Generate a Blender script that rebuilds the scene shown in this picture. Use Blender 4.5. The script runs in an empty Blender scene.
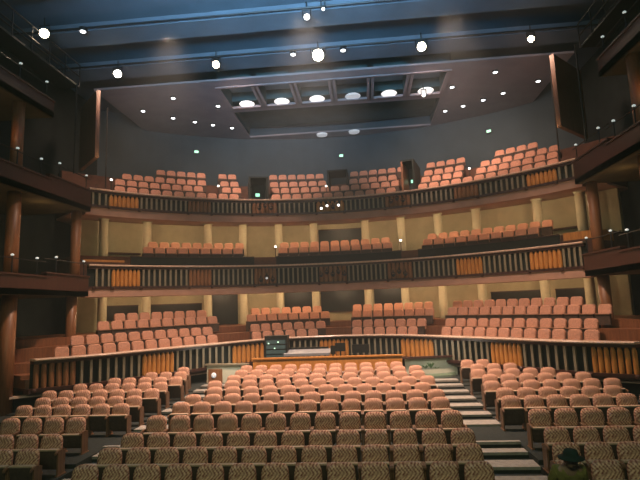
import bpy, bmesh, math, random
from math import sin, cos, pi, radians as RAD, degrees
from mathutils import Vector, Matrix
random.seed(7)
C = bpy.context.scene.collection
SC = bpy.context.scene
# All heights below are measured from the camera's eye; LIFT puts the stalls floor near z = 0 at the end.
LIFT = 3.45

# ------------------------------------------------------------------ camera
w, p, r = -0.0862, 0.135, -0.0371
F = Vector((sin(w)*cos(p), cos(w)*cos(p), sin(p)))
R0 = Vector((cos(w), -sin(w), 0)); U0 = R0.cross(F)
Rv = R0*cos(r) + U0*sin(r); Uv = -R0*sin(r) + U0*cos(r)
cam = bpy.data.cameras.new('camera'); co = bpy.data.objects.new('camera', cam); C.objects.link(co)
M = Matrix.Identity(4)
for i in range(3):
    M[i][0] = Rv[i]; M[i][1] = Uv[i]; M[i][2] = -F[i]
M[0][3], M[1][3], M[2][3] = 1.488, 0.0, 0.0
co.matrix_world = M
cam.sensor_fit = 'HORIZONTAL'; cam.sensor_width = 36.0; cam.lens = 36.0*480/640
cam.clip_end = 200
SC.camera = co
SC.view_settings.view_transform = 'Standard'; SC.view_settings.look = 'None'
SC.view_settings.gamma = 1.0; SC.view_settings.use_curve_mapping = False
SC.view_settings.exposure = 0.0

# ------------------------------------------------------------------ world and big lights
wd = bpy.data.worlds.new('world'); SC.world = wd; wd.use_nodes = True
wd.node_tree.nodes['Background'].inputs[0].default_value = (0.30, 0.55, 0.62, 1)
wd.node_tree.nodes['Background'].inputs[1].default_value = 0.075

def light(kind, name, loc, energy, color, target=None, size=0.3, size_y=None, spot=None, blend=0.6):
    l = bpy.data.lights.new(name, kind); l.energy = energy; l.color = color
    if kind == 'AREA':
        l.size = size
        if size_y: l.shape = 'RECTANGLE'; l.size_y = size_y
    else: l.shadow_soft_size = size
    if kind == 'SPOT': l.spot_size = RAD(spot); l.spot_blend = blend
    o = bpy.data.objects.new(name, l); C.objects.link(o); o.location = loc
    if target is not None:
        d = Vector(target)-Vector(loc); o.rotation_euler = d.to_track_quat('-Z', 'Y').to_euler()
    return o
# house lights in the ceiling over the rear stalls and the tiers
light('SPOT', 'house_light_stalls', (0, 14.5, 9.6), 11000, (1.0, .69, .53), (0, 16.6, -2.5), .5, spot=80, blend=1.0)
light('SPOT', 'house_light_left', (-4.7, 15, 9.6), 6000, (1.0, .66, .46), (-6.3, 17.2, -1.5), .4, spot=82, blend=1.0)
light('SPOT', 'house_light_right', (4.7, 15, 9.6), 6000, (1.0, .66, .46), (6.3, 17.2, -1.5), .4, spot=82, blend=1.0)
light('SPOT', 'house_light_gods_far_left', (-7.5, 17.5, 10.3), 1300, (1.0, .62, .45), (-11.5, 23.5, 6.5), .4, spot=85, blend=.9)
light('SPOT', 'house_light_gods_far_right', (7.5, 17.5, 10.3), 1500, (1.0, .62, .45), (11.5, 23.5, 6.5), .4, spot=85, blend=.9)
light('SPOT', 'house_light_gods_left', (-4, 19, 10.3), 3000, (1.0, .66, .5), (-4.3, 27.5, 7), .4, spot=75, blend=.9)
light('SPOT', 'house_light_gods_right', (4, 19, 10.3), 3600, (1.0, .66, .5), (6.5, 26.5, 7.2), .4, spot=75, blend=.9)
# pale work light from the stage
light('AREA', 'stage_work_light', (0.5, -3.5, 6.5), 440, (.84, 1.0, .56), (0, 9, -3), 6, 2)
# added unseen blue light imitating a haze glow on the ceiling
bw = light('AREA', 'blue_ceiling_fill', (-1, 4.0, 6.0), 1300, (.36, .70, 1.0), (-1, 14.5, 13.5), 8, 2)
bw.data.spread = RAD(70)
for tx in (-8, 0, 8):
    light('SPOT', 'mauve_panel_fill', (tx*.3, 3.0, 7.4), 1300, (1.0, .80, .88), (tx, 24.5, 12.3), .4, spot=30, blend=.8)  # unseen spots added to brighten the dropped ceiling panel

# ------------------------------------------------------------------ materials
def nodes(m): m.use_nodes = True; return m.node_tree.nodes, m.node_tree.links
def mat(name, col, rough=.7, metal=0, var=.15, scale=6, bump=0.0, spec=.4, emit=None, es=0):
    m = bpy.data.materials.new(name); n, l = nodes(m); b = n['Principled BSDF']
    tc = n.new('ShaderNodeTexCoord'); nz = n.new('ShaderNodeTexNoise'); nz.inputs['Scale'].default_value = scale
    nz.inputs['Detail'].default_value = 4
    l.new(tc.outputs['Object'], nz.inputs['Vector'])
    cr = n.new('ShaderNodeValToRGB')
    a = [max(0, c*(1-var)) for c in col]; d = [min(1, c*(1+var)) for c in col]
    cr.color_ramp.elements[0].color = (*a, 1); cr.color_ramp.elements[1].color = (*d, 1)
    cr.color_ramp.elements[0].position = .3; cr.color_ramp.elements[1].position = .7
    l.new(nz.outputs['Fac'], cr.inputs['Fac']); l.new(cr.outputs['Color'], b.inputs['Base Color'])
    b.inputs['Roughness'].default_value = rough; b.inputs['Metallic'].default_value = metal
    b.inputs['Specular IOR Level'].default_value = spec
    if bump:
        bp = n.new('ShaderNodeBump'); bp.inputs['Strength'].default_value = bump
        l.new(nz.outputs['Fac'], bp.inputs['Height']); l.new(bp.outputs['Normal'], b.inputs['Normal'])
    if emit:
        b.inputs['Emission Color'].default_value = (*emit, 1); b.inputs['Emission Strength'].default_value = es
    return m
def wood(name, a, b_, scale=3.0, rough=.45):
    m = bpy.data.materials.new(name); n, l = nodes(m); b = n['Principled BSDF']
    tc = n.new('ShaderNodeTexCoord'); mp = n.new('ShaderNodeMapping'); mp.inputs['Scale'].default_value = (6, 6, .7)
    wv = n.new('ShaderNodeTexNoise'); wv.inputs['Scale'].default_value = scale; wv.inputs['Detail'].default_value = 6
    l.new(tc.outputs['Object'], mp.inputs['Vector']); l.new(mp.outputs['Vector'], wv.inputs['Vector'])
    cr = n.new('ShaderNodeValToRGB'); cr.color_ramp.elements[0].color = (*a, 1); cr.color_ramp.elements[1].color = (*b_, 1)
    cr.color_ramp.elements[0].position = .3; cr.color_ramp.elements[1].position = .7
    l.new(wv.outputs['Fac'], cr.inputs['Fac']); l.new(cr.outputs['Color'], b.inputs['Base Color'])
    b.inputs['Roughness'].default_value = rough
    return m
def fabric(name, light_c, dark_c):
    # woven zigzag: slanted dashes of pale and rust thread
    m = bpy.data.materials.new(name); n, l = nodes(m); b = n['Principled BSDF']
    tc = n.new('ShaderNodeTexCoord'); sp = n.new('ShaderNodeSeparateXYZ'); l.new(tc.outputs['Object'], sp.inputs[0])
    def mth(op, a, b2=None):
        k = n.new('ShaderNodeMath'); k.operation = op
        for i, v in enumerate((a, b2)):
            if v is None: continue
            if isinstance(v, (int, float)): k.inputs[i].default_value = v
            else: l.new(v, k.inputs[i])
        return k.outputs[0]
    zig = mth('PINGPONG', sp.outputs['Z'], .11)
    u = mth('ADD', sp.outputs['X'], mth('MULTIPLY', zig, .8))
    s = mth('SINE', mth('MULTIPLY', u, 2*pi/.062))
    nz = n.new('ShaderNodeTexNoise'); nz.inputs['Scale'].default_value = 26; l.new(tc.outputs['Object'], nz.inputs['Vector'])
    dash = mth('SINE', mth('MULTIPLY', mth('SUBTRACT', sp.outputs['Z'], mth('MULTIPLY', sp.outputs['X'], .9)), 2*pi/.05))
    f = mth('ADD', mth('ADD', mth('MULTIPLY', s, .17), mth('MULTIPLY', dash, .09)), nz.outputs['Fac'])
    cr = n.new('ShaderNodeValToRGB'); cr.color_ramp.elements[0].color = (*dark_c, 1); cr.color_ramp.elements[1].color = (*light_c, 1)
    cr.color_ramp.elements[0].position = .22; cr.color_ramp.elements[1].position = .78
    l.new(f, cr.inputs['Fac']); l.new(cr.outputs['Color'], b.inputs['Base Color'])
    b.inputs['Roughness'].default_value = .9; b.inputs['Specular IOR Level'].default_value = .15
    return m
def glow(name, col, s):
    return mat(name, (.8, .8, .8), .3, 0, .02, emit=col, es=s)

M_FAB = fabric('seat_fabric', (.82, .53, .37), (.24, .065, .05))
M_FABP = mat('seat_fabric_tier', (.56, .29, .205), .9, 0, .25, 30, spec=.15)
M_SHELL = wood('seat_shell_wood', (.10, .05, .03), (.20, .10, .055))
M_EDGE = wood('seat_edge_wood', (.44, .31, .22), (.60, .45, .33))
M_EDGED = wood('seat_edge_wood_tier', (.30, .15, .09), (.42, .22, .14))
M_PAN = mat('seat_underside', (.07, .045, .035), .8, 0, .3, 12)
M_ARM = wood('armrest_wood', (.14, .07, .04), (.25, .13, .07))
M_METAL = mat('dark_metal', (.03, .032, .035), .45, .6, .2, 12)
M_FLOOR = mat('stalls_carpet', (.022, .028, .026), .95, 0, .3, 14, bump=.2)
M_TREAD = mat('step_tread', (.30, .28, .25), .7, 0, .2, 9)
M_WALLC = mat('cream_plaster', (.42, .37, .235), .85, 0, .08, 2.5)
M_COL = mat('cream_column', (.46, .42, .29), .75, 0, .08, 3)
M_SOFF = mat('soffit_plaster', (.46, .27, .20), .85, 0, .10, 2)
M_DECK = mat('deck_carpet', (.10, .045, .03), .9, 0, .2, 4)
M_DECKW = wood('deck_timber', (.16, .06, .03), (.26, .10, .045))
M_DARK = mat('dark_wall', (.018, .026, .027), .9, 0, .25, 1.5)
M_BLUEW = mat('blue_grey_wall', (.055, .085, .105), .9, 0, .12, .8)
M_CEIL = mat('ceiling_haze_tint', (.10, .14, .19), .9, 0, .15, .7)  # blue glow of the haze is mixed into this colour
M_PANEL = mat('ceiling_panel_plaster', (.27, .25, .28), .9, 0, .08, 1.2)
M_SLOT = mat('ceiling_slot', (.045, .09, .10), .9, 0, .15, 1.5)
M_TRIM = wood('dark_red_trim', (.035, .012, .010), (.065, .022, .015))
M_OLIVE = mat('olive_soffit', (.10, .085, .045), .9, 0, .2, 1.5)
M_RAIL = wood('polished_rail_highlit', (.55, .38, .30), (.78, .58, .46), rough=.25)  # lamp highlights put into the wood colour as a paler tone
M_BAL = mat('pale_baluster', (.25, .215, .15), .5, .1, .1, 10)
M_BACK = mat('fascia_backing', (.012, .018, .016), .9, 0, .2, 5)
M_ORANGE = wood('orange_timber', (.42, .16, .035), (.66, .29, .07))
M_BROWN = wood('brown_timber', (.20, .085, .035), (.32, .14, .06))
M_PILLAR = wood('pillar_timber', (.16, .065, .025), (.25, .10, .04))
M_GREY = mat('grey_desk', (.30, .31, .33), .5, 0, .1, 8)
M_BLACK = mat('black_plastic', (.012, .014, .014), .4, 0, .2, 8)
M_WHITEW = mat('white_lit_wall', (.62, .62, .50), .7, 0, .06, 3)
M_LENS = glow('warm_lens', (1, .80, .55), 60)
M_LENSW = glow('white_lens', (1, .94, .86), 4)
M_DISC = glow('big_downlight', (1, .95, .90), 1.1)
M_DISCD = glow('dim_downlight', (.85, .88, .95), .38)
M_TINY = glow('pin_light', (.92, .97, 1), 5)
M_GREEN = glow('exit_glow', (.40, 1, .66), 1.6)

# ------------------------------------------------------------------ mesh helpers
class MB:
    def __init__(s): s.v = []; s.f = []; s.m = []
    def poly(s, vs, fs, mi=0):
        o = len(s.v); s.v += [tuple(x) for x in vs]
        for f in fs: s.f.append([i+o for i in f]); s.m.append(mi)
    def box(s, c, sz, rz=0, mi=0, rx=0, taper=1.0):
        hx, hy, hz = sz[0]/2, sz[1]/2, sz[2]/2
        vs = []
        for z in (-1, 1):
            t = taper if z > 0 else 1
            for x, y in ((-1, -1), (1, -1), (1, 1), (-1, 1)):
                vs.append(Vector((x*hx*t, y*hy*t, z*hz)))
        m = Matrix.Rotation(rz, 3, 'Z') @ Matrix.Rotation(rx, 3, 'X')
        s.poly([m@v+Vector(c) for v in vs], [(3, 2, 1, 0), (4, 5, 6, 7), (0, 1, 5, 4), (1, 2, 6, 5), (2, 3, 7, 6), (3, 0, 4, 7)], mi)
    def tube(s, a, b, ra, rb=None, n=10, mi=0, caps=True):
        a, b = Vector(a), Vector(b); rb = ra if rb is None else rb
        d = (b-a).normalized(); q = d.to_track_quat('Z', 'Y').to_matrix()
        vs = []
        for pt, rr in ((a, ra), (b, rb)):
            for i in range(n):
                t = 2*pi*i/n; vs.append(pt + q@Vector((rr*cos(t), rr*sin(t), 0)))
        fs = [(i, (i+1) % n, n+(i+1) % n, n+i) for i in range(n)]
        if caps: fs += [tuple(reversed(range(n))), tuple(range(n, 2*n))]
        s.poly(vs, fs, mi)
    def lathe(s, c, prof, n=14, mi=0, axis=None):
        c = Vector(c); q = Matrix.Identity(3) if axis is None else Vector(axis).to_track_quat('Z', 'Y').to_matrix()
        vs = []; fs = []
        for rr, z in prof:
            for i in range(n):
                t = 2*pi*i/n; vs.append(c+q@Vector((rr*cos(t), rr*sin(t), z)))
        for k in range(len(prof)-1):
            for i in range(n):
                fs.append((k*n+i, k*n+(i+1) % n, (k+1)*n+(i+1) % n, (k+1)*n+i))
        fs += [tuple(reversed(range(n))), tuple(range((len(prof)-1)*n, len(prof)*n))]
        s.poly(vs, fs, mi)
    def rings(s, rings, mi=0, caps=True):
        n = len(rings[0]); vs = [q for rg in rings for q in rg]; fs = []
        for k in range(len(rings)-1):
            for i in range(n):
                fs.append((k*n+i, k*n+(i+1) % n, (k+1)*n+(i+1) % n, (k+1)*n+i))
        if caps: fs += [tuple(reversed(range(n))), tuple(range((len(rings)-1)*n, len(rings)*n))]
        s.poly(vs, fs, mi)
    def sweep(s, prof, a0, a1, rf, mi=0, step=2.0, cy=10.4):
        k = max(1, int(abs(a1-a0)/step)); rg = []
        for i in range(k+1):
            t = RAD(a0+(a1-a0)*i/k); ro = rf(t)
            rg.append([((ro+o)*sin(t), cy+(ro+o)*cos(t), z) for o, z in prof])
        s.rings(rg, mi)
    def build(s, name, mats, parent=None, smooth=False, loc=None, recalc=True):
        me = bpy.data.meshes.new(name); me.from_pydata(s.v, [], s.f)
        ms = mats if isinstance(mats, (list, tuple)) else [mats]
        for mm in ms: me.materials.append(mm)
        for pl, i in zip(me.polygons, s.m): pl.material_index = i; pl.use_smooth = smooth
        if recalc:
            bm = bmesh.new(); bm.from_mesh(me); bmesh.ops.recalc_face_normals(bm, faces=bm.faces); bm.to_mesh(me); bm.free()
        o = bpy.data.objects.new(name, me); C.objects.link(o)
        if parent: o.parent = parent
        if loc is not None: o.location = loc
        return o
def tag(o, label=None, cat=None, group=None, kind=None):
    if label: o['label'] = label
    if cat: o['category'] = cat
    if group: o['group'] = group
    if kind: o['kind'] = kind
    return o
def empty(name, loc=(0, 0, 0), rz=0):
    o = bpy.data.objects.new(name, None); C.objects.link(o); o.location = loc; o.rotation_euler = (0, 0, rz)
    o.empty_display_size = .2; return o
def copy_tree(o, parent=None):
    c = o.copy(); C.objects.link(c); c.parent = parent
    for ch in list(o.children): copy_tree(ch, c)
    return c
ORD = ['', 'first', 'second', 'third', 'fourth', 'fifth', 'sixth', 'seventh', 'eighth', 'ninth', 'tenth', 'eleventh', 'twelfth',
       'thirteenth', 'fourteenth', 'fifteenth', 'sixteenth', 'seventeenth', 'eighteenth', 'nineteenth', 'twentieth']
CY = 10.4
def pol(deg, rad, z): t = RAD(deg); return (rad*sin(t), CY+rad*cos(t), z)
LT = [(0, 12.5), (12.8, 12.2), (24.7, 11.0), (36.9, 10.24), (48.3, 9.9), (56, 10.0), (61, 10.5), (75, 12)]
def rho_raw(t):
    a = abs(degrees(t))
    for (x0, y0), (x1, y1) in zip(LT, LT[1:]):
        if a <= x1: return y0+(y1-y0)*(a-x0)/(x1-x0)
    return LT[-1][1]
def rho1(t): return sum(rho_raw(t+RAD(d)) for d in (-4, -2, 0, 2, 4))/5
def rho2(t): return 13.6

# ================================================================== SETTING
D = [8.49, 9.29, 10.1, 11.29, 12.85, 13.7, 14.65, 15.65, 16.55, 17.5, 18.44]
TOP = [-2.66, -2.60, -2.53, -2.44, -2.44, -2.39, -2.35, -2.31, -2.27, -2.22, -2.18]
SH = .80
FL = [t-SH for t in TOP]
# stepped stalls floor
mb = MB()
ed = [-1.0, D[0]+.35, D[1]+.35, D[2]+.40, 12.1] + [d+.40 for d in D[4:10]] + [30.0]
for k in range(11):
    y0, y1 = ed[k], ed[k+1]
    for x0, x1 in ((-13, -4.95), (-3.92, 3.65), (4.82, 13)):
        mb.box(((x0+x1)/2, (y0+y1)/2, (FL[k]-4.4)/2), (x1-x0, y1-y0, FL[k]+4.4))
TR = [(9.45, 10.24), (10.42, 10.95), (11.14, 11.49), (11.60, 11.72), (13.17, 13.76), (14.04, 14.56), (14.96, 15.5), (15.86, 16.44), (16.84, 17.32), (17.76, 18.26), (18.65, 19.19)]
for k in range(11):
    y0 = -1.0 if k == 0 else TR[k][0]; y1 = 30.0 if k == 10 else TR[k+1][0]
    for x0, x1 in ((-4.95, -3.92), (3.65, 4.82)):
        mb.box(((x0+x1)/2, (y0+y1)/2, (FL[k]-4.4)/2), (x1-x0, y1-y0, FL[k]+4.4))
tag(mb.build('floor', M_FLOOR), kind='structure', label='dark carpeted stepped stalls floor')
# aisle stairs with pale treads
def stair(label, x0, x1):
    t = empty('aisle_stairs', ((x0+x1)/2, 14, FL[0])); tag(t, label, 'stairs')
    for k, (a, b_) in enumerate(TR):
        b_ = a+(b_-a)*.82
        m = MB(); m.box((0, (a+b_)/2-14-.01, FL[k]+.03-FL[0]), (x1-x0, b_-a, .06))
        m.build('stair_tread', M_TREAD, t)
    return t
stair('flight of pale grey aisle steps left of the centre stalls block', -4.95, -3.92)
stair('flight of pale grey aisle steps right of the centre stalls block', 3.65, 4.82)

# walls
mb = MB(); mb.box((-13.6, 12, 3.9), (.3, 46, 17)); tag(mb.build('wall_left', M_DARK), kind='structure', label='dark left side wall')
mb = MB(); mb.box((13.6, 12, 3.9), (.3, 46, 17)); tag(mb.build('wall_right', M_DARK), kind='structure', label='dark right side wall')
def arcwall(name, m, rad, z0, z1, a0, a1, label, th=.25):
    b = MB(); b.sweep([(0, z0), (th, z0), (th, z1), (0, z1)], a0, a1, lambda t: rad)
    return tag(b.build(name, m), kind='structure', label=label)
arcwall('wall_back', M_BLUEW, 20.3, 4.9, 12.4, -62, 62, 'blue grey rear wall above the top tier')
arcwall('wall_middle_tier', M_WALLC, 17.0, 1.2, 4.62, -47.3, 48.6, 'cream curved wall behind the middle tier')
arcwall('wall_lowest_tier', M_WALLC, 17.0, -2.2, 1.05, -47.3, 48.6, 'cream curved wall behind the lowest tier')
b = MB(); b.sweep([(.9, -3.3), (1.15, -3.3), (1.15, -2.6), (.9, -2.6)], -78, 78, rho1)
tag(b.build('wall_stalls', M_DARK), kind='structure', label='dark low wall around the stalls below the first tier')
b = MB()
for a0, a1 in ((-66, -22), (22, 66)):
    b.sweep([(.25, -2.66), (.62, -2.66), (.62, -2.60), (.25, -2.60)], a0, a1, rho1)
tag(b.build('trim_1', M_RAIL), kind='structure', label='pale ledge below the first tier front')

# ceiling
mb = MB(); mb.box((0, 14, 11.95), (27.5, 46, .2)); tag(mb.build('ceiling', M_CEIL), kind='structure', label='ceiling high over the hall, tinted blue grey for the haze glow')
def slab_with_hole():
    b = MB()
    X0, X1, Y0, Y1, z0, z1 = -11.4, 11.6, 21.6, 30.55, 11.0, 11.1
    hx0, hx1 = -5.4, 6.2
    def bx(a, b_, c, d): b.box(((a+b_)/2, (c+d)/2, (z0+z1)/2), (b_-a, d-c, z1-z0))
    bx(X0, hx0, Y0, Y1); bx(hx1, X1, Y0, Y1); bx(hx0, hx1, Y0, 22.3); bx(hx0, hx1, 24.9, 25.5); bx(hx0, hx1, 29.6, Y1)
    return b
o = slab_with_hole().build('ceiling_panel', M_PANEL); tag(o, 'mauve grey dropped ceiling panel with openings over the top tier', 'ceiling panel')
o['kind'] = 'structure'
# six coffers with light discs
cof = None
wx = 11.6/6
cx0 = -5.4
for i in range(6):
    x = cx0+wx*(i+.5)
    t = empty('ceiling_coffer', (x, 23.6, 11.0)); tag(t, '%s ceiling coffer from the left, lit by a broad white lamp' % ORD[i+1], 'ceiling coffer', 'row of coffers in the ceiling panel')
    b = MB()
    b.box((-wx/2+.07, 0, .55), (.14, 2.6, 1.1)); b.box((wx/2-.07, 0, .55), (.14, 2.6, 1.1))
    b.box((0, 1.25, .75), (wx, .1, .8)); b.box((0, -1.25, .55), (wx, .1, 1.1))
    b.build('coffer_side', M_SLOT, t)
    b = MB(); b.box((-wx/2+.07, 0, -.03), (.22, 2.6, .06)); b.box((wx/2-.07, 0, -.03), (.22, 2.6, .06)); b.box((0, 1.28, -.03), (wx, .12, .06)); b.box((0, -1.28, -.03), (wx, .12, .06))
    b.build('coffer_frame', M_PANEL, t)
    b = MB(); b.box((0, 0, 1.15), (wx, 2.6, .08)); b.build('coffer_top', M_SLOT, t)
    b = MB(); b.lathe((0, 0, 0), [(.37, 0), (.42, .05), (.36, .1)], 20); b.build('lamp', M_DISC if i in (0, 1, 2, 4, 5) else M_DISCD, t, loc=(.05, 1.05, .02))
b = MB(); b.box((.4, 27.55, 11.7), (11.8, 4.2, .1)); b.box((-5.45, 27.55, 11.5), (.1, 4.2, .4)); b.box((6.25, 27.55, 11.5), (.1, 4.2, .4))
tag(b.build('ceiling_recess', M_SLOT), kind='structure', label='dark teal recess in the ceiling panel')
for i, (x, y) in enumerate(((-.71, 29.9), (1.37, 29.75))):
    b = MB(); b.lathe((0, 0, 0), [(.33, 0), (.36, .08)], 18)
    tag(b.build('recess_lamp', M_DISCD, loc=(x, y, 10.91)), 'dim round lamp on the far lip of the ceiling recess, %s one' % ('left', 'right')[i], 'ceiling light', 'dim lamps behind the ceiling recess')
dots = [(-9.02, 16.74), (-7.88, 22.97), (-8.91, 25.49), (-10.11, 24.26), (-7.9, 26.28), (-7.02, 26.93), (-5.91, 24.33), (-6.04, 27.61), (8.39, 22.81), (6.56, 24.14), (9.47, 25.35), (8.6, 26.09), (7.64, 26.74), (6.72, 27.29), (10.89, 24.19), (-1.11, 19.77), (1.1, 19.77)]
def lamp_label(x, y):
    if y < 21: return {0: 'pin light on the lighting bridge'}[0]
    return 'white pin downlight in the ceiling panel'
order = sorted(range(len(dots)), key=lambda i: dots[i][0])
nl = nr = 0
for i in order:
    x, y = dots[i]
    b = MB(); b.lathe((0, 0, 0), [(.09, 0), (.12, .02), (.12, .16), (.05, .2)], 10)
    if y < 21:
        z = 11.02; lb = 'small white pin light on the lighting bridge, %s' % ('at its far left end' if x < -5 else 'just left of the big centre lamp' if x < 0 else 'just right of the big centre lamp')
    elif x < 0: nl += 1; z = 10.93; lb = 'white pin downlight left of the coffers, %s from the left' % ORD[nl]
    else: nr += 1; z = 10.93; lb = 'white pin downlight right of the coffers, %s counted from the coffers' % ORD[nr]
    t = empty('pin_downlight', (x, y, z)); tag(t, lb, 'ceiling light', 'pin downlights in the ceiling')
    b = MB(); b.lathe((0, 0, 0), [(.13, 0), (.15, .03), (.15, .14), (.06, .2)], 12); b.build('lamp_body', M_METAL, t)
    b = MB(); b.lathe((0, 0, 0), [(.10, -.02), (.11, .01)], 12); b.build('lens', M_TINY, t)

# lighting bridges across the ceiling
def bridge(y, z, label, h=.24):
    t = empty('lighting_bridge', (0, y, z)); tag(t, label, 'lighting bridge')
    b = MB(); b.box((0, 0, 0), (24, 1.1, .12)); b.build('walkway', M_CEIL, t)
    for sy in (-.6, .6):
        b = MB(); b.box((0, sy, .10), (24, .08, h)); b.build('side_panel', M_CEIL, t)
    b = MB(); b.tube((-12, -.75, -.05), (12, -.75, -.05), .03, n=6); b.build('lamp_pipe', M_METAL, t)
    return t
bridge(20.35, 11.2, 'grey lighting bridge carrying the row of bright lamps before the ceiling panel')
bridge(17.6, 11.3, 'grey lighting bridge, second one back towards the stage')
bridge(14.6, 11.5, 'grey lighting bridge nearest the stage, up in the blue haze')

def spot_fixture(loc, aim, label, lens, size=.2, group='lamps on the lighting bridge', hang=.62):
    t = empty('spotlight', loc); tag(t, label, 'spotlight', group)
    d = (Vector(aim)-Vector(loc)).normalized()
    b = MB(); b.lathe((0, 0, 0), [(.55*size, -2.2*size), (.9*size, -1.7*size), (.95*size, -.3*size), (1.15*size, 0), (1.15*size, .25*size), (1.02*size, .25*size), (.98*size, .05*size)], 14, axis=d)
    b.build('lamp_body', M_METAL, t, smooth=False)
    b = MB(); b.lathe(d*size*.1, [(.93*size, 0), (.8*size, .06*size), (.4*size, .12*size)], 14, axis=d); b.build('lens', lens, t)
    b = MB()
    sx = 1.25*size
    b.tube((-sx, 0, 0), (-sx, 0, hang*.5), .02, n=6); b.tube((sx, 0, 0), (sx, 0, hang*.5), .02, n=6); b.tube((-sx, 0, hang*.5), (sx, 0, hang*.5), .02, n=6); b.tube((0, 0, hang*.5), (0, 0, hang), .025, n=6)
    b.build('yoke', M_METAL, t)
    return t
for (x, y, z, s, m, lb) in [(-9.1, 19.6, 10.7, .17, M_LENS, 'bright warm spotlight on the bridge, first from the left'),
                          (-4.55, 19.6, 10.75, .15, M_LENS, 'bright spotlight on the bridge, second from the left'),
                          (.02, 19.5, 10.75, .25, M_LENS, 'largest and brightest spotlight at the middle of the bridge'),
                          (4.45, 19.5, 10.75, .19, M_LENS, 'bright warm spotlight on the bridge, second from the right'),
                          (9.0, 19.6, 10.75, .13, M_LENS, 'bright spotlight on the bridge, first from the right'),
                          (-.16, 16.9, 10.9, .12, M_LENSW, 'white spotlight on the second bridge above the centre lamp'),
                          (.5, 16.5, 10.9, .06, M_LENSW, 'tiny white spotlight beside the one above the centre lamp'),
                          (-10.1, 16.0, 10.6, .17, M_LENS, 'bright warm spotlight at the left end of the second bridge'),
                          (5.1, 24.2, 10.65, .10, M_LENSW, 'small white lamp hanging below the rightmost coffer')]:
    spot_fixture((x, y, z), (1.3, 2, -1), lb, m, s)

# ================================================================== TIERS
def balcony(num, rf, zr, zb, amax, bays, floors, label, slatstep, lip, lz=.40):
    """floors: list of (offset, z) step starts; bays: (a0, a1, kind)"""
    t = empty('balcony', (0, CY, zb)); tag(t, label, 'balcony')
    t.location = (0, 0, 0)
    # stepped deck with soffit
    prof = [(.22, zb+.05), (6.9 if num == 3 else 6.2, zb+.05), (6.9 if num == 3 else 6.2, floors[-1][1])]
    for (o0, z0), (o1, z1) in reversed(list(zip(floors, floors[1:]))):
        prof += [(o1, z1), (o1, z0)]
    prof += [(.22, floors[0][1])]
    b = MB(); b.sweep(prof, -amax-.5, amax+.5, rf); b.build('deck', M_DECK if num > 1 else M_DECKW, t)
    b = MB(); b.sweep([(0, zb-lz), (lip, zb-lz), (lip+.05, zb-.04), (6.2, zb-.04), (6.2, zb+.04), (0, zb+.04)], -amax-.5, amax+.5, rf); b.build('soffit', M_SOFF if num > 1 else M_TRIM, t)
    b = MB(); b.sweep([(.16, zb), (.20, zb), (.20, zr-.03), (.16, zr-.03)], -amax, amax, rf); b.build('fascia_backing', M_BACK, t)
    b = MB(); b.sweep([(-.07, zb-.05), (.14, zb-.05), (.14, zb+.05), (-.07, zb+.05)], -amax, amax, rf); b.build('bottom_trim', M_TRIM, t)
    b = MB(); b.sweep([(-.10, zr-.04), (.24, zr-.04), (.26, zr), (.24, zr+.035), (-.10, zr+.035), (-.12, zr)], -amax, amax, rf); b.build('hand_rail', M_RAIL, t)
    b = MB(); b.sweep([(-.03, zr-.14), (.15, zr-.14), (.15, zr-.05), (-.03, zr-.05)], -amax, amax, rf); b.build('top_trim', M_TRIM, t)
    for a0, a1, kind in bays:
        rr = rf(RAD((a0+a1)/2))
        if kind == 's':
            n = max(1, int(round(rr*RAD(a1-a0)/slatstep)))
            for i in range(n):
                a = a0+(a1-a0)*(i+.5)/n
                x, y, z = pol(a, rf(RAD(a))+.04, 0)
                b = MB(); b.box((0, 0, (zb+zr)/2-.04), (.085, .07, zr-zb-.16)); o = b.build('baluster', M_BAL, t, loc=(x, y, 0)); o.rotation_euler = (0, 0, -RAD(a))
        elif kind in 'obp':
            n = 7 if kind == 'o' else 6
            x, y, z = pol((a0+a1)/2, rf(RAD((a0+a1)/2)), 0)
            b = MB(); H = zr-zb-.14
            for i in range(n):
                a = a0+(a1-a0)*(i+.5)/n; wd_ = rr*RAD(a1-a0)/n
                px, py, _ = pol(a, rf(RAD(a)), 0)
                ca, sa = cos(-RAD(a)), sin(-RAD(a))
                rings = []
                for zz, sc in ((zb+.04, .8), (zb+.12, .97), (zb+.5*H, 1.0), (zb+H-.12, .92), (zb+H, .35 if kind != 'b' else .8)):
                    ring = []
                    for q in range(8):
                        tt = pi*q/7
                        lx, ly = -wd_*.49*sc*cos(tt), -.09*sin(tt)+.1
                        ring.append((px+lx*ca-ly*sa, py+lx*sa+ly*ca, zz))
                    rings.append(ring)
                b.rings(rings)
            b.build('timber_panel', M_ORANGE if kind in 'op' else M_BROWN, t)
    # bolts hanging at the bay joints
    for a in sorted({x for q in bays for x in q[:2]}):
        x, y, z = pol(a, rf(RAD(a))-.06, zb-.03)
        b = MB(); b.lathe((0, 0, 0), [(.05, -.07), (.075, -.03), (.075, .04), (.04, .08)], 8)
        b.build('joint_stud', M_TRIM, t, loc=(x, y, z))
    return t
B3 = [(-48.3, -44.9, 's'), (-44.9, -39.4, 'o'), (-39.4, -29.9, 's'), (-29.9, -25.2, 'b'), (-25.2, -16.7, 's'), (-16.7, -11.4, 'b'), (-11.4, -3, 's'), (-3, 3, 'p'), (3, 11.7, 's'), (11.7, 17, 'b'), (17, 25.8, 's'), (25.8, 30.6, 'b'), (30.6, 39.6, 's'), (39.6, 44.9, 'o'), (44.9, 48.3, 's')]
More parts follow.
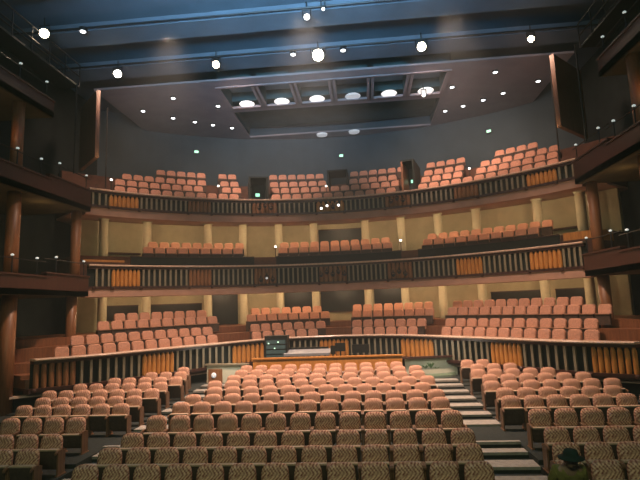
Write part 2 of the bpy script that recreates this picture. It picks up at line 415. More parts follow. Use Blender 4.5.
B2 = [(-47.3, -44.1, 's'), (-44.1, -38.9, 'o'), (-38.9, -29.7, 's'), (-29.7, -25.2, 'b'), (-25.2, -16.5, 's'), (-16.5, -11.9, 'b'), (-11.9, -2.9, 's'), (-2.9, 2.9, 'b'), (2.9, 11.4, 's'), (11.4, 16.5, 'b'), (16.5, 25.2, 's'), (25.2, 30.2, 'o'), (30.2, 38.8, 's'), (38.8, 44.3, 'o'), (44.3, 47.9, 's')]
B1 = [(-62.5, -56.1, 'b'), (-56.1, -43.1, 's'), (-43.1, -35.9, 'o'), (-35.9, -22.4, 's'), (-22.4, -15.2, 'o'), (-15.2, -3.2, 's'), (-3.2, 3.1, 'o'), (3.1, 14.5, 's'), (14.5, 22.2, 'o'), (22.2, 36, 's'), (36, 43, 'o'), (43, 56.2, 's'), (56.2, 62.4, 'o')]
T3 = [(1.0, 5.95), (2.0, 6.55), (3.0, 7.15), (4.0, 7.85)]
T2 = [(1.3, 3.14), (2.15, 3.5)]
T1 = [(.95, -1.13), (1.75, -.80), (2.55, -.33), (3.25, -.03)]
HS = .84
def fl(T, z0): return [(0, z0)] + [(o-.42, z-HS) for o, z in T]
balcony(3, rho2, 5.40, 4.66, 48.5, B3, fl(T3, 4.95), 'top curved balcony with slatted front and small orange panels', .235, .6)
balcony(2, rho2, 2.06, 1.10, 48.2, B2, fl(T2, 1.35), 'middle curved balcony with slatted front and dark centre lamps', .235, .6)
balcony(1, rho1, -1.45, -2.42, 62.6, B1, fl(T1, -2.1), 'lowest curved balcony wrapping round the stalls, with slatted front', .27, .3, .12)

# columns
ca = [-43.0, -35.7, -24.7, -18.0, -11.0, -4.1, 6.1, 13.15, 20.1, 27.1, 37.5, 44.2]
for tier, z0, z1, nm in ((2, 1.2, 4.72, 'middle'), (1, -2.3, 1.12, 'lowest')):
    for i, a in enumerate(ca):
        b = MB(); h = z1-z0
        b.lathe((0, 0, 0), [(.30, 0), (.30, .12), (.24, .16), (.23, h*.5), (.22, h-.2), (.29, h-.14), (.29, h)], 18)
        t = empty('column', pol(a, 16.25, z0))
        tag(t, '%s cream column on the %s balcony, %s' % ('round', nm, 'the %s one counted from its left end' % ORD[i+1]), 'column', 'columns of the %s balcony' % nm)
        b = MB(); b.lathe((0, 0, 0), [(.22, .16), (.215, h*.5), (.205, h-.16)], 18); b.build('shaft', M_COL, t, smooth=True)
        b = MB(); b.lathe((0, 0, 0), [(.29, 0), (.29, .12), (.22, .16)], 18); b.build('plinth', M_COL, t)
        b = MB(); b.lathe((0, 0, 0), [(.205, h-.17), (.27, h-.12), (.27, h)], 18); b.build('capital', M_COL, t)

# control room windows and dark openings in the cream walls
def window(n, a0, a1, z0, z1, label):
    b = MB(); b.sweep([(-.06, z0), (.0, z0), (.0, z1), (-.06, z1)], a0, a1, lambda t: 17.0)
    o = b.build('window_%d' % n, M_BLACK); tag(o, label, kind='structure')
    f = MB(); f.sweep([(-.12, z0-.06), (-.02, z0-.06), (-.02, z0), (-.12, z0)], a0, a1, lambda t: 17.0)
    f.sweep([(-.12, z1), (-.02, z1), (-.02, z1+.06), (-.12, z1+.06)], a0, a1, lambda t: 17.0)
    f.build('window_frame', M_TRIM, o)
window(1, -3.2, 5.2, 2.75, 4.25, 'dark control room window behind the middle tier')
window(2, -10.2, -4.9, -.35, .85, 'dark window behind the lowest tier, left of the control room')
window(3, -3.2, 5.2, -.35, .85, 'dark control room window behind the lowest tier')
window(4, 7.0, 12.3, -.35, .85, 'dark window behind the lowest tier, right of the control room')
window(5, -34.8, -25.6, -.35, .30, 'low dark opening behind the lowest tier at left')
window(6, -42.0, -36.6, -.35, .30, 'low dark opening behind the lowest tier at far left')
window(7, 28.0, 36.6, -.35, .30, 'low dark opening behind the lowest tier at right')
window(8, 38.3, 43.4, -.35, .30, 'low dark opening behind the lowest tier at far right')
window(9, -24.0, -19.0, -.9, .75, 'dark doorway behind the lowest tier at left')
for i, (a0, a1, z) in enumerate(((-42.3, -36.4, 2.95), (37.9, 43.5, 3.1), (-17.4, -11.6, 2.7), (13.8, 19.5, 2.7))):
    b = MB(); b.sweep([(-.2, z), (-.05, z), (-.05, z+.09), (-.2, z+.09)], a0, a1, lambda t: 17.0)
    tag(b.build('trim_%d' % (i+2), M_TRIM), kind='structure', label='dark rail on the cream wall')

# soffit lamps: real downlights under the tiers, warm
W1 = (1.0, .72, .42)
n = 0
for i, a in enumerate((-39.4, -30.2, -21.4, -14.5, -7.5, 1, 9.6, 16.6, 23.6, 32.3, 40.8)):
    for rad, z, en, nm in ((14.9, 4.58, 40, 'top'), (14.9, 1.02, 50, 'middle')):
        x, y, _ = pol(a, rad, 0)
        t = empty('soffit_downlight', (x, y, z)); tag(t, 'small warm downlight under the %s balcony, %s from its left end' % (nm, ORD[i+1]), 'ceiling light', 'downlights under the %s balcony' % nm)
        b = MB(); b.lathe((0, 0, 0), [(.06, -.03), (.08, 0), (.08, .06)], 10); b.build('lamp_body', M_METAL, t)
        b = MB(); b.lathe((0, 0, 0), [(.05, -.045), (.055, -.03)], 10); b.build('lens', M_LENSW, t)
        light('POINT', 'soffit_light', (x, y, z-.16), en, W1, size=.08)

# low dark wall in front of the middle tier's seats
for a0, a1, lb in ((-40, -16.3, 'left'), (-11.8, 13.9, 'centre'), (17.3, 43, 'right')):
    b = MB(); b.sweep([(.78, 1.3), (.86, 1.3), (.86, 2.56), (.78, 2.56)], a0, a1, rho2)
    t = tag(b.build('parapet', M_BACK), 'low dark parapet before the %s seats of the middle balcony' % lb, 'parapet')
    c = MB(); c.sweep([(.74, 2.56), (.90, 2.56), (.90, 2.6), (.74, 2.6)], a0, a1, rho2); c.build('coping', M_TRIM, t)
b = MB(); b.sweep([(.9, 2.2), (2.2, 2.2), (2.2, 2.62), (.9, 2.62)], 43.5, 49, rho2)
tag(b.build('counter', M_ORANGE), 'orange timber counter at the right end of the middle balcony', 'counter')
b = MB(); b.sweep([(.9, 2.0), (2.2, 2.0), (2.2, 2.4), (.9, 2.4)], -48, -41, rho2)
tag(b.build('counter', M_ORANGE), 'orange timber counter at the left end of the middle balcony', 'counter')

# ================================================================== SEATS
def pillow(w0, w1, z0, z1, y0, t, bulge, rake, nx=9, nz=8):
    """rounded cushion; front face towards -y"""
    b = MB(); zc, hz = (z0+z1)/2, (z1-z0)/2
    def P(u, v, front):
        rc = .34
        # superellipse rounding of the square
        k = max(abs(u), abs(v)); 
        l = (abs(u)**3.6+abs(v)**3.6)**(1/3.6)
        s = 1 if l == 0 else k/l
        uu, vv = u*s, v*s
        wd_ = (w0+(w1-w0)*(vv+1)/2)/2
        z = zc+vv*hz; x = uu*wd_
        yy = y0 + rake*(z-z0)
        edge = max(0, 1-max(abs(u), abs(v))**4)
        return (x, yy-(bulge*edge) if front else yy+t, z)
    for front in (True, False):
        vs = [P(-1+2*i/(nx-1), -1+2*j/(nz-1), front) for j in range(nz) for i in range(nx)]
        fs = [(j*nx+i, j*nx+i+1, (j+1)*nx+i+1, (j+1)*nx+i) for j in range(nz-1) for i in range(nx-1)]
        b.poly(vs, fs)
    # side skin
    loop = [i for i in range(nx)] + [j*nx+nx-1 for j in range(1, nz)] + [(nz-1)*nx+i for i in range(nx-2, -1, -1)] + [j*nx for j in range(nz-2, 0, -1)]
    off = nx*nz; L = len(loop)
    for i in range(L):
        a, c = loop[i], loop[(i+1) % L]
        b.f.append([a, c, c+off, a+off]); b.m.append(0)
    return b
def make_seat(dz=0.045):
    t = empty('theatre_seat', (0, 0, 0))
    pillow(.495, .45, .40, .80, 0, .06, .045, .16).build('backrest', M_FAB, t, smooth=True)
    pillow(.48, .43, .16, .785, .02, .03, 0, .16, 7, 7).build('back_shell', M_SHELL, t, smooth=False)
    # tipped up seat
    pn = MB(); 
    pn.rings([[( -.235*s, y, z), (.235*s, y, z), (.235*s, y+.09, z), (-.235*s, y+.09, z)] for z, y, s in ((.12, -.03, .8), (.18, -.06, .97), (.34+dz, -.10, 1), (.47+dz, -.115, 1))])
    seat = pn.build('seat', M_PAN, t)
    e = MB(); e.rings([[(-.235*s, y, z), (.235*s, y, z), (.235*s, y+d, z), (-.235*s, y+d, z)] for z, y, s, d in ((.465+dz, -.125, 1.03, .11), (.49+dz, -.13, 1.03, .115), (.497+dz, -.125, 1.0, .10))])
    e.build('seat_edge', M_EDGE, seat)
    for s in (-1, 1):
        a = MB(); a.rings([[(s*.264-.018, y, z-.018), (s*.264+.018, y, z-.018), (s*.264+.018, y, z+.018), (s*.264-.018, y, z+.018)] for y, z in ((-.20, .46), (-.17, .49), (.0, .50), (.06, .49))])
        a.build('armrest', M_ARM, t)
    g = MB()
    g.box((-.264, .0, .24), (.03, .24, .48)); g.box((-.264, 0, .012), (.06, .30, .024)); g.box((0, .02, .19), (.52, .05, .05))
    g.box((.264, .0, .24), (.03, .24, .48)); g.box((.264, 0, .012), (.06, .30, .024))
    g.build('stand', M_ARM, t)
    return t
PITCH = .555
proto = make_seat(); used = False
proto_tall = make_seat(-.04); used_tall = False   # the row before the cross aisle shows more of its backs
def put_seat(x, y, z, rz, label, group):
    global used, used_tall
    if abs(y-D[3]) < .01:
        if not used_tall: o = proto_tall; used_tall = True
        else: o = copy_tree(proto_tall)
    elif not used: o = proto; used = True
    else: o = copy_tree(proto)
    o.location = (x, y, z); o.rotation_euler = (0, 0, rz)
    tag(o, label, 'theatre seat', group); return o
def rowname(k): return 'front row' if k == 0 else 'rearmost row' if k == 10 else '%s row from the front' % ORD[k+1]
CEN = [(-.17, 13), (-.15, 13), (-.10, 13), (-.10, 13), (-.11, 13), (-.09, 13), (-.05, 12), (-.07, 13), (.03, 12), (.05, 12), (-.27, 11)]
nseat = 0
for k, (c, n_) in enumerate(CEN):
    for i in range(n_):
        x = c+(i-(n_-1)/2)*.568
        put_seat(x, D[k], FL[k], 0, 'patterned folding seat, centre stalls, %s, %s from the left' % (rowname(k), ORD[i+1]), 'centre stalls seats, %s' % rowname(k)); nseat += 1
LC = {1: (-5.25, 2), 2: (-5.3, 3), 3: (-5.5, 4), 4: (-5.2, 6), 5: (-5.25, 6), 6: (-5.15, 7), 7: (-5.3, 6), 8: (-5.15, 5), 9: (-5.35, 3), 10: (-5.6, 1)}
RC = {0: (4.70, 3), 1: (4.95, 4), 2: (5.1, 4), 3: (5.2, 5), 4: (5.05, 7), 5: (5.15, 6), 6: (5.05, 7), 7: (5.25, 6), 8: (5.1, 5), 9: (5.3, 3), 10: (5.15, 2)}
for k, (x0, n_) in LC.items():
    for i in range(n_):
        put_seat(x0-i*PITCH, D[k], FL[k], 0, 'patterned folding seat, left stalls block, %s, %s out from the aisle' % (rowname(k), ORD[i+1]), 'left stalls seats, %s' % rowname(k)); nseat += 1
for k, (x0, n_) in RC.items():
    for i in range(n_):
        put_seat(x0+i*PITCH, D[k], FL[k], 0, 'patterned folding seat, right stalls block, %s, %s out from the aisle' % (rowname(k), ORD[i+1]), 'right stalls seats, %s' % rowname(k)); nseat += 1

# tier seats
def plain_seat(b, x, y, z, rz, mi=0, h=HS):
    m = Matrix.Rotation(rz, 3, 'Z'); c = Vector((x, y, z))
    pr = [(-.235, .36), (.235, .36), (.235, h-.10), (.19, h-.02), (.13, h), (-.13, h), (-.19, h-.02), (-.235, h-.10)]
    rg = []
    for yy, sc in ((-.035, .9), (0, 1), (.075, 1)):
        rg.append([c+m@Vector((px*sc, yy+.16*(pz-.36), .36+(pz-.36)*(.96 if sc < 1 else 1))) for px, pz in pr])
    b.rings(rg, mi)
    b.box(c+m@Vector((0, -.09, .30)), (.47, .10, .36), rz, 1); b.box(c+m@Vector((0, -.10, .50)), (.48, .15, .03), rz, 2)
    b.box(c+m@Vector((-.262, 0, .25)), (.03, .26, .5), rz, 1)
stuff = MB(); tier1 = []
def arc_row(rf, off, ztop, secs, indiv=None):
    for si, (a0, a1) in enumerate(secs):
        # walk along the curve at constant seat pitch
        a = a0; k = 0
        while True:
            rr = rf(RAD(a))+off; da = degrees(PITCH*1.0/rr)
            # widen where the curve is oblique
            e = .01; r2 = rf(RAD(a)+e)+off; slope = (r2-rr)/e/rr
            da = degrees(PITCH/(rr*math.sqrt(1+slope*slope)))
            if a+da > a1: break
            am = a+da/2; rm = rf(RAD(am))+off
            x, y, _ = pol(am, rm, 0)
            rz = -RAD(am)+math.atan(slope)
            if indiv is not None: indiv.append((x, y, ztop-HS, rz, si, k))
            else: plain_seat(stuff, x, y, ztop-HS, rz)
            a += da; k += 1
S1 = [[(-58, -23.5), (-17.5, -1.2), (3.4, 19.5), (22.8, 58)], [(-54, -23.5), (-17.5, -1.0), (3.2, 20), (22.8, 56)], [(-48, -23.5), (-18, -1), (3.0, 20), (22.6, 54)], [(-44, -24), (-17, -1), (3.0, 20.5), (23, 48)]]
names = ['left', 'centre left', 'centre right', 'right']
for ri, ((o_, z_), secs) in enumerate(zip(T1, S1)):
    if ri < 1: arc_row(rho1, o_, z_, secs, tier1)
    else: arc_row(rho1, o_, z_, secs)
# nearest of the lowest tier as individuals, up to 300 in all
budget = 300-nseat
tier1.sort(key=lambda q: q[1])
pick = tier1[:budget]; rest = tier1[budget:]
for (x, y, z, rz, si, k) in rest: plain_seat(stuff, x, y, z, rz)
ps = MB(); plain_seat(ps, 0, 0, 0, 0); pme = None
for (x, y, z, rz, si, k) in pick:
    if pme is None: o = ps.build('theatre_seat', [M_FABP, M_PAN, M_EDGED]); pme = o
    else: o = pme.copy(); C.objects.link(o)
    o.location = (x, y, z); o.rotation_euler = (0, 0, rz)
    tag(o, 'rose seat in the lowest balcony front row, %s section, %s from its left end' % (names[si], ORD[min(k+1, 20)]), 'theatre seat', 'front row seats of the lowest balcony')
for (o_, z_), secs in zip(T2, [[(-37.5, -16.8), (-11.4, 13.6), (17.8, 41)], [(-36, -17.2), (-11, 13), (18.2, 40.5)]]):
    arc_row(rho2, o_, z_, secs)
S3 = [[(-43, -18), (-12.6, 14.5), (17.8, 44)], [(-42, -24.2), (-22.3, -18), (-12.6, 14.5), (17.8, 26.2), (28.2, 44)],
      [(-40, -24.2), (-22.3, -18), (-12.6, -1), (3.2, 14.5), (17.8, 26.2), (28.2, 42.5)], [(-33.5, -24.2), (-22.3, -18), (-12.6, -1), (3.2, 14.5), (17.8, 26.2), (30, 38.5)]]
for (o_, z_), secs in zip(T3, S3): arc_row(rho2, o_, z_, secs)
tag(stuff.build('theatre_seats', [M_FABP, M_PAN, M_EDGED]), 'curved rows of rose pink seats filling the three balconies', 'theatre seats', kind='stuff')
print('SEATS', nseat, 'tier', len(tier1))

# ================================================================== TOP TIER ENTRANCES, EXIT LAMPS
def booth(a0, a1, o0, z0, z1, label, ex=None, side=M_BACK):
    am = (a0+a1)/2
    t = empty('entrance_booth', pol(am, 13.6+o0, z0)); tag(t, label, 'entrance')
    wd_ = RAD(a1-a0)*(13.6+o0); h = z1-z0; t.rotation_euler = (0, 0, -RAD(am))
    b = MB(); b.box((-wd_/2, 1.0, h/2), (.1, 2.0, h)); b.build('side_wall', side, t)
    b = MB(); b.box((wd_/2, 1.0, h/2), (.1, 2.0, h)); b.build('side_wall', M_BACK, t)
    b = MB(); b.box((0, 1.0, h+.04), (wd_+.1, 2.0, .08)); b.build('roof', M_BACK, t)
    b = MB(); b.box((0, 1.6, h/2), (wd_, .06, h)); b.build('door', M_BLACK, t)
    if ex:
        b = MB(); b.box((0, 1.5, h*.62), (.22, .05, .16)); b.build('exit_lamp', M_GREEN, t)
booth(-16.9, -13.2, .9, 5.3, 6.8, 'dark entrance opening left of centre in the top balcony', True)
booth(15.0, 17.3, .9, 5.3, 7.2, 'dark entrance opening with timber side, right of centre in the top balcony', True, M_PILLAR)
booth(-.8, 3.0, 2.6, 6.3, 7.55, 'dark entrance opening at the centre back of the top balcony')
for (a, z, lb) in ((1.3, 9.66, 'green exit lamp on the rear wall over the centre entrance'), (27.7, 9.86, 'green exit lamp on the rear wall at right'), (-25.4, 9.90, 'green exit lamp on the rear wall at left')):
    x, y, _ = pol(a, 20.1, 0)
    t = empty('exit_lamp', (x, y, z), -RAD(a)); tag(t, lb, 'exit light')
    b = MB(); b.box((0, .02, 0), (.30, .08, .20)); b.build('lamp_box', M_METAL, t)
    b = MB(); b.box((0, -.03, 0), (.24, .03, .14)); b.build('lit_face', M_GREEN, t)

# rails with lamp heads at the section ends
def rail_post(loc, label, h=.55, lamp=M_LENSW, s=.06):
    t = empty('rail_lamp', loc); tag(t, label, 'lamp', 'small lamps on rail posts')
    b = MB(); b.tube((0, 0, 0), (0, 0, h), .02, n=6); b.build('post', M_METAL, t)
    b = MB(); b.lathe((0, 0, h), [(s*.5, 0), (s, .03), (s*.9, .07), (s*.3, .1)], 10); b.build('lamp_head', lamp, t)
for a, rad, z, lb in ((-11.9, 14.35, 2.5, 'white rail lamp at the left end of the centre parapet, middle balcony'), (14.0, 14.35, 2.5, 'white rail lamp at the right end of the centre parapet, middle balcony'),
                      (27.2, 15.6, 6.0, 'white rail lamp in the right aisle of the top balcony'), (-43.5, 14.6, 5.6, 'white rail lamp at the far left of the top balcony'),
                      (-22.9, 15.6, 6.0, 'white rail lamp in the left aisle of the top balcony'), (-1.0, 15.0, 5.8, 'white rail lamp at the centre aisle of the top balcony')):
    rail_post(pol(a, rad, z), lb)

# stage lamps fixed to the balcony fronts
def front_lamps(tier, z, a, n_, lens, nm):
    for i in range(n_):
        aa = a+(i-(n_-1)/2)*1.25
        x, y, _ = pol(aa, 13.38, 0)
        spot_fixture((x, y, z+(.12 if i % 2 else 0)), (0, 6, -3), 'small stage lamp on the %s balcony front, %s of the %s cluster' % (tier, ORD[i+1]+' from the left', nm), lens[i % len(lens)], .065, 'stage lamps on the %s balcony front' % tier, .25)
front_lamps('top', 4.85, 0, 4, [M_LENSW, M_LENSW, M_BLACK], 'centre')
front_lamps('top', 4.9, -14.0, 3, [M_BLACK], 'left')
front_lamps('top', 4.9, 14.4, 3, [M_BLACK], 'right')
front_lamps('middle', 1.45, 0, 5, [M_BLACK], 'centre')
front_lamps('middle', 1.3, -14.0, 3, [M_BLACK, M_DISCD], 'left')
front_lamps('middle', 1.3, 14.0, 3, [M_BLACK], 'right')

# ================================================================== SIDE BOXES
def side_box(s, y0, y1, zb, zt, label, posts, xf=9.8, lampm=M_LENSW):
    side = 'left' if s < 0 else 'right'
    t = empty('side_box', (s*xf, (y0+y1)/2, zb)); tag(t, label, 'theatre box'); yc = (y0+y1)/2; L = y1-y0; h = zt-zb
    b = MB(); b.box((s*1.85, 0, .1), (3.7, L, .2)); b.build('box_floor', M_OLIVE, t)
    b = MB(); b.box((s*.05, 0, h/2), (.10, L, h)); b.box((s*.9, -L/2+.05, h/2), (1.8, .1, h)); b.build('box_front', M_TRIM, t)
    b = MB(); b.box((s*.05, 0, h+.03), (.2, L+.04, .06)); b.build('hand_rail', M_TRIM, t)
    b = MB()
    for yy in posts:
        b.tube((s*.05, yy-yc, h), (s*.05, yy-yc, h+.62), .022, n=6)
    b.tube((s*.05, -L/2, h+.55), (s*.05, L/2, h+.55), .018, n=6)
    b.build('upper_rail', M_METAL, t)
    for i, yy in enumerate(posts):
        q = MB(); q.lathe((s*.05, yy-yc, h+.62), [(.03, 0), (.055, .02), (.05, .05), (.02, .07)], 10); q.build('lamp_head', lampm, t)
M_DIMW = glow('dim_rail_lamp', (.85, 1, .95), .45)
for s in (-1, 1):
    sd = 'left' if s < 0 else 'right'
    side_box(s, 12.4, 16.3, 4.25, 4.95, 'dark red fronted side box nearer the stage, top level, %s wall' % sd, (13.2, 14.6, 15.8), lampm=M_DIMW)
    side_box(s, 16.35, 19.1, 4.30, 5.15, 'dark red fronted side box beside the top balcony, %s wall' % sd, (17.0, 18.8), xf=9.9, lampm=M_DIMW)
    side_box(s, 12.4, 16.3, .72, 1.35, 'dark red fronted side box nearer the stage, middle level, %s wall' % sd, (13.2, 14.6, 15.8), lampm=M_DIMW)
    side_box(s, 16.35, 19.1, .72, 1.5, 'dark red fronted side box beside the middle balcony, %s wall' % sd, (17.0, 18.8), xf=9.9, lampm=M_DIMW)
    side_box(s, 12.6, 16.6, 7.5, 8.1, 'high side gallery with rail above the boxes, %s wall' % sd, (13.4, 14.8, 16.2), xf=10.0, lampm=M_DIMW)
    for (x, y, z0, z1, rr, lb) in ((10.35, 15.2, -3.4, .72, .24, 'lower'), (10.35, 15.2, .92, 4.25, .22, 'middle'), (10.3, 18.6, -2.2, .72, .2, 'lower rear'), (10.4, 18.9, .92, 4.3, .2, 'middle rear'), (10.35, 15.2, 4.45, 7.5, .2, 'upper')):
        t = empty('timber_pillar', (s*x, y, z0)); tag(t, 'orange brown round timber pillar, %s one along the %s wall boxes' % (lb, sd), 'pillar')
        h = z1-z0
        b = MB(); b.lathe((0, 0, 0), [(rr, 0), (rr*.97, h*.5), (rr, h)], 18); b.build('shaft', M_PILLAR, t, smooth=True)
        b = MB(); b.lathe((0, 0, 0), [(rr*1.2, 0), (rr*1.2, .15), (rr, .2)], 18); b.build('plinth', M_PILLAR, t)
    # warm points added in and before the boxes, without fixtures
    light('POINT', 'box_fill', (s*10.6, 16.9, 3.9), 3.5, (1.0, .6, .28), size=.08)
    light('POINT', 'box_fill', (s*10.2, 14.4, 2.2), 3.5, (1.0, .55, .25), size=.08)
    light('POINT', 'box_fill', (s*9.6, 14.0, -.6), 4.5, (1.0, .55, .25), size=.08)
    light('POINT', 'box_fill', (s*10.2, 14.6, 6.3), 3, (1.0, .5, .25), size=.08)
    light('POINT', 'box_fill', (s*8.8, 18.3, 6.3), 14, (1.0, .66, .34), size=.05)  # this and the next added to brighten the orange end panels
    light('POINT', 'box_fill', (s*8.8, 18.3, 2.9), 12, (1.0, .62, .30), size=.05)
# reflector panels above the boxes
for s in (-1, 1):
    sd = 'left' if s < 0 else 'right'
    t = empty('timber_baffle', (s*10.0, 19.0, 6.4)); tag(t, 'tall brown timber baffle with metal frame, high on the %s side' % sd, 'baffle')
    b = MB(); b.box((0, 0, 1.4), (.16, 2.4, 2.9), rz=s*-.8); b.build('board', M_SHELL, t)
    for yy in (-1.2, 1.2):
        b = MB(); b.tube((-s*.12, yy, -.8), (-s*.12, yy, 3.0), .035, n=6); b.build('frame_post', M_METAL, t)
# catwalk rails top left and right
def catwalk(a, b_, label):
    t = empty('catwalk', a); tag(t, label, 'catwalk'); A = Vector(a); Bv = Vector(b_)-A
    d = Bv.normalized(); nrm = Vector((-d.y, d.x, 0))
    b = MB(); n4 = nrm*.4
    b.rings([[q-n4, q+n4, q+n4+Vector((0, 0, .08)), q-n4+Vector((0, 0, .08))] for q in (Vector((0, 0, 0)), Bv)]); b.build('walkway', M_METAL, t)
    b = MB()
    for zz in (.5, 1.0):
        for q in (-1, 1): b.tube(n4*q+Vector((0, 0, zz)), Bv+n4*q+Vector((0, 0, zz)), .03, n=6)
    for i in range(7):
        for q in (-1, 1): b.tube(Bv*(i/6)+n4*q, Bv*(i/6)+n4*q+Vector((0, 0, 1.0)), .025, n=6)
    b.build('handrail', M_METAL, t)
catwalk((-10.6, 12.5, 9.6), (-10.6, 18.5, 9.6), 'metal catwalk with double rails at the upper left')
catwalk((10.8, 12.5, 9.6), (10.8, 18.5, 9.6), 'metal catwalk with double rails at the upper right')

# ================================================================== BEHIND THE CENTRE STALLS
t = empty('timber_screen', (-.1, 19.35, -3.0)); tag(t, 'low orange timber wall behind the rearmost centre stalls row', 'low wall')
b = MB(); b.box((0, 0, .47), (5.9, .12, .94)); b.build('board', M_ORANGE, t)
b = MB(); b.box((0, 0, .965), (5.96, .2, .05)); b.build('capping', M_ORANGE, t)
t = empty('mixing_desk', (-.95, 20.3, -3.0)); tag(t, 'grey sound mixing desk behind the orange timber wall', 'mixing desk')
b = MB(); b.box((0, 0, 1.08), (1.9, .8, .1), rx=.15); b.build('console', M_GREY, t)
b = MB(); b.box((-.75, 0, .51), (.08, .7, 1.02)); b.box((.75, 0, .51), (.08, .7, 1.02)); b.build('stand', M_BLACK, t)
b = MB(); b.box((0, .36, 1.2), (1.7, .08, .12)); b.build('meter_bridge', M_BLACK, t)
t = empty('equipment_rack', (-2.25, 20.4, -3.0)); tag(t, 'tall dark equipment rack with small green lights left of the mixing desk', 'equipment rack')
b = MB(); b.box((0, 0, .9), (.95, .6, 1.8)); b.build('cabinet', M_BLACK, t)
for i in range(4):
    b = MB(); b.box((0, -.31, .95+.2*i), (.8, .03, .15)); b.build('module', M_SLOT, t)
for i, (x, z) in enumerate(((-.3, 1.5), (.1, 1.55), (-.05, 1.3))):
    b = MB(); b.box((x, -.34, z), (.05, .03, .04)); b.build('indicator', M_GREEN, t)
for i, (x, z, w_) in enumerate(((.42, 1.3, .42), (.12, 1.2, .2), (1.25, 1.22, .7))):
    t = empty('monitor', (x, 20.1, -2.95)); tag(t, 'black monitor behind the orange timber wall, %s' % ('the taller one at centre', 'smaller one beside the mixing desk', 'the wide low one at right')[i], 'monitor')
    b = MB(); b.box((0, 0, z-.08), (w_, .06, .34)); b.build('screen', M_BLACK, t)
    b = MB(); b.tube((0, 0, 0), (0, 0, z-.2), .03, n=8); b.box((0, 0, .02), (.3, .25, .04)); b.build('foot', M_METAL, t)

# lobby entrances at the heads of the aisles
t = empty('entrance_screen', (-4.2, 19.7, -3.12), -.10); tag(t, 'pale lit wall with a dark framed picture at the head of the left aisle', 'entrance wall')
b = MB(); b.box((0, 0, .42), (1.75, .1, .84)); b.build('panel', M_WHITEW, t)
b = MB(); b.box((0, -.02, .87), (1.85, .2, .06)); b.build('capping', M_BAL, t)
pf = MB(); pf.box((-.5, -.07, .38), (.6, .05, .62)); f_ = pf.build('picture', M_BROWN, t)
pf = MB(); pf.lathe((-.55, -.11, .45), [(.11, 0), (.06, .03)], 12, axis=(0, -1, 0)); pf.build('lamp', M_DISCD, f_)
t = empty('entrance_screen', (4.1, 19.9, -3.15), .12); tag(t, 'pale lit wall behind a green glass rail at the head of the right aisle', 'entrance wall')
b = MB(); b.box((0, .35, .45), (2.1, .1, .9)); b.build('panel', M_WHITEW, t)
b = MB(); b.box((-.2, .2, .93), (2.3, .2, .06)); b.build('capping', M_TRIM, t)
gm = bpy.data.materials.new('green_glass'); n_, l_ = nodes(gm); gb = n_['Principled BSDF']; gb.inputs['Base Color'].default_value = (.6, .75, .6, 1); gb.inputs['Roughness'].default_value = .1; gb.inputs['Transmission Weight'].default_value = .75; gb.inputs['IOR'].default_value = 1.2
b = MB(); rg = []
for i in range(13):
    a = RAD(-60+120*i/12); rg.append([(1.0*sin(a), .1-.6*cos(a)+.25, z) for z in (.02, .34)] + [(1.03*sin(a), .1-.63*cos(a)+.25, z) for z in (.34, .02)])
b.rings(rg); b.build('glass_rail', gm, t)
b = MB()
for i in range(4):
    x = -.55+.22*i; h_ = .05+.1*(i % 3)
    for q in range(5):
        a = q*1.256+i; b.poly([(x, -.05, .5), (x+.1*cos(a)+.03, -.05+.07*sin(a), .5+h_*.7), (x+.16*cos(a), -.05+.1*sin(a), .5+h_), (x+.1*cos(a)-.03, -.05+.07*sin(a), .5+h_*.7)], [(0, 1, 2, 3)])
M_LEAF = mat('leaf', (.05, .12, .04), .6, 0, .3, 20)
b.build('foliage', M_LEAF, t)
for x in (-4.1, 4.1):
    light('POINT', 'lobby_fill', (x, 19.1, -1.6), 24, (1, .95, .8), size=.1)  # added points standing in for lobby light through the doors

# thin haze volume added through the hall to lift the darks
hz = bpy.data.materials.new('hall_haze'); hn, hl = nodes(hz); hn.remove(hn['Principled BSDF'])
vs = hn.new('ShaderNodeVolumeScatter'); vs.inputs['Density'].default_value = .0035; vs.inputs['Color'].default_value = (.85, .95, 1, 1); vs.inputs['Anisotropy'].default_value = .2
hl.new(vs.outputs[0], hn['Material Output'].inputs['Volume'])
b = MB(); b.box((0, 13, 4.0), (26.8, 34, 15.6)); tag(b.build('haze', hz), 'thin haze volume added to the hall to lift its darks', 'haze', kind='stuff')

# ================================================================== PERSON, front row of the right block
def skin_body(name, verts, edges, radii, m, parent, root=0, sub=2):
    me = bpy.data.meshes.new(name); me.from_pydata(verts, edges, []); me.update()
    o = bpy.data.objects.new(name, me); C.objects.link(o); me.materials.append(m)
    sk = o.modifiers.new('skin', 'SKIN'); sk.use_smooth_shade = True
    for i, rr in enumerate(radii):
        me.skin_vertices[0].data[i].radius = (rr, rr) if not isinstance(rr, tuple) else rr
        me.skin_vertices[0].data[i].use_root = (i == root)
    sb = o.modifiers.new('sub', 'SUBSURF'); sb.levels = sub; sb.render_levels = sub
    dg = bpy.context.evaluated_depsgraph_get(); ev = o.evaluated_get(dg)
    nm = bpy.data.meshes.new_from_object(ev); o.modifiers.clear(); o.data = nm
    if not nm.materials: nm.materials.append(m)
    for pl in nm.polygons: pl.use_smooth = True
    o.parent = parent; return o
M_SKIN = mat('skin', (.32, .19, .13), .6, 0, .1, 8)
M_HAT = mat('dark_felt', (.012, .03, .024), .9, 0, .2, 10)
M_SHIRT = mat('olive_yellow_knit', (.20, .17, .05), .9, 0, .25, 14, bump=.2)
M_TROUS = mat('dark_trousers', (.015, .02, .03), .9, 0, .2, 10)
px, py, pz = 4.46, D[0]-.28, FL[0]
P0 = empty('person', (px, py, pz)); tag(P0, 'seated person in a dark brimmed hat and olive yellow top, front row of right block', 'person')
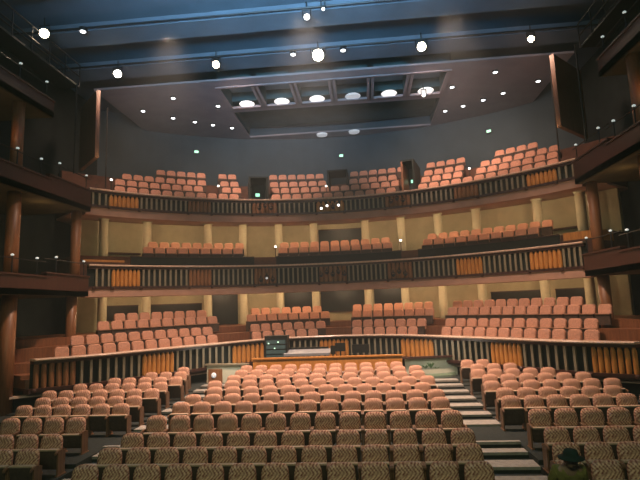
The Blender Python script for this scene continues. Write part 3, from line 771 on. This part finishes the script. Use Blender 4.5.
# facing -y; local coordinates, seat height .45
V_ = [(0, .0, .50), (0, .01, .70), (0, .0, .93), (0, -.01, 1.02), (0, -.03, 1.09), (0, -.03, 1.17),
      (.10, -.02, .48), (.12, -.44, .50), (.12, -.46, .10), (.12, -.58, .05),
      (-.10, -.02, .48), (-.12, -.44, .50), (-.12, -.46, .10), (-.12, -.58, .05),
      (.19, .0, .93), (.25, -.02, .68), (.17, -.24, .58), (-.19, 0, .93), (-.25, -.02, .68), (-.17, -.24, .58)]
E_ = [(0, 1), (1, 2), (2, 3), (3, 4), (4, 5), (0, 6), (6, 7), (7, 8), (8, 9), (0, 10), (10, 11), (11, 12), (12, 13), (2, 14), (14, 15), (15, 16), (2, 17), (17, 18), (18, 19)]
Rr = [(.16, .12), (.15, .11), (.15, .10), .055, .075, .09, .09, .07, .045, .035, .09, .07, .045, .035, .06, .045, .03, .06, .045, .03]
V_ = [(x, (y-(z-.5)*.5 if z > .5 else y), (.5+(z-.5)*.88 if z > .5 else z)) for x, y, z in V_]
base = len(V_)
for s in (1, -1):
    wr = 16 if s > 0 else 19
    V_.append((s*.14, -.31, .565)); Rr.append(.026); pm = len(V_)-1; E_.append((wr, pm))
    for k in range(4):
        fx = s*(.11+.02*k); ln = (.035, .042, .04, .03)[k]
        V_.append((fx, -.35, .555)); Rr.append(.0095); a = len(V_)-1
        V_.append((fx-.004*s, -.35-ln, .55)); Rr.append(.009)
        V_.append((fx-.006*s, -.36-ln*1.5, .53)); Rr.append(.008)
        E_ += [(pm, a), (a, a+1), (a+1, a+2)]
    V_.append((s*.105, -.32, .565)); Rr.append(.010); V_.append((s*.085, -.35, .555)); Rr.append(.009); a = len(V_)-2
    E_ += [(pm, a), (a, a+1)]
skin_body('body', V_, E_, Rr, M_SKIN, P0)
def clothes(name, idx, grow, m):
    mp = {i: j for j, i in enumerate(idx)}
    skin_body(name, [V_[i] for i in idx], [(mp[a], mp[b]) for a, b in E_ if a in mp and b in mp], [tuple(q+grow for q in (Rr[i] if isinstance(Rr[i], tuple) else (Rr[i], Rr[i]))) for i in idx], m, P0)
clothes('jumper', [0, 1, 2, 14, 15, 16, 17, 18, 19], .032, M_SHIRT)
clothes('trousers', [0, 6, 7, 8, 10, 11, 12], .015, M_TROUS)
b = MB(); b.lathe((0, -.035, 1.13), [(.05, -.10), (.082, -.06), (.098, .0), (.10, .06), (.085, .11), (.04, .145)], 16); b.build('head', M_SKIN, P0, smooth=True)
b = MB(); b.rings([[(-.012, -.125, 1.15), (.012, -.125, 1.15), (0, -.12, 1.16)], [(-.018, -.135, 1.11), (.018, -.135, 1.11), (0, -.155, 1.115)]]); b.build('nose', M_SKIN, P0)
for s in (-1, 1):
    b = MB(); b.lathe((s*.038, -.125, 1.155), [(.004, -.006), (.012, 0), (.004, .006)], 8, axis=(0, -1, 0)); b.build('eye', M_BLACK, P0)
    b = MB(); b.lathe((s*.10, -.03, 1.13), [(.012, -.01), (.028, 0), (.012, .01)], 8, axis=(1, 0, 0)); b.build('ear', M_SKIN, P0)
b = MB(); b.rings([[(-.03, -.13, 1.075), (.03, -.13, 1.075), (.02, -.138, 1.085), (-.02, -.138, 1.085)], [(-.02, -.125, 1.065), (.02, -.125, 1.065), (.02, -.128, 1.07), (-.02, -.128, 1.07)]]); b.build('mouth', M_TRIM, P0)
h_ = MB(); h_.lathe((0, -.04, 1.17), [(.19, .0), (.195, .012), (.115, .03), (.108, .08), (.09, .125), (.04, .14)], 20); h_.build('hat', M_HAT, P0, smooth=True)

for ch in P0.children:
    if ch.name.split('.')[0] in ('head', 'nose', 'eye', 'ear', 'mouth', 'hat'):
        ch.location = (0, -.31, -.085)
P0.scale = (.97, .97, .97)

# shift everything so that the stalls floor lies near z = 0
for o in bpy.data.objects:
    if o.parent is None: o.location.z += LIFT
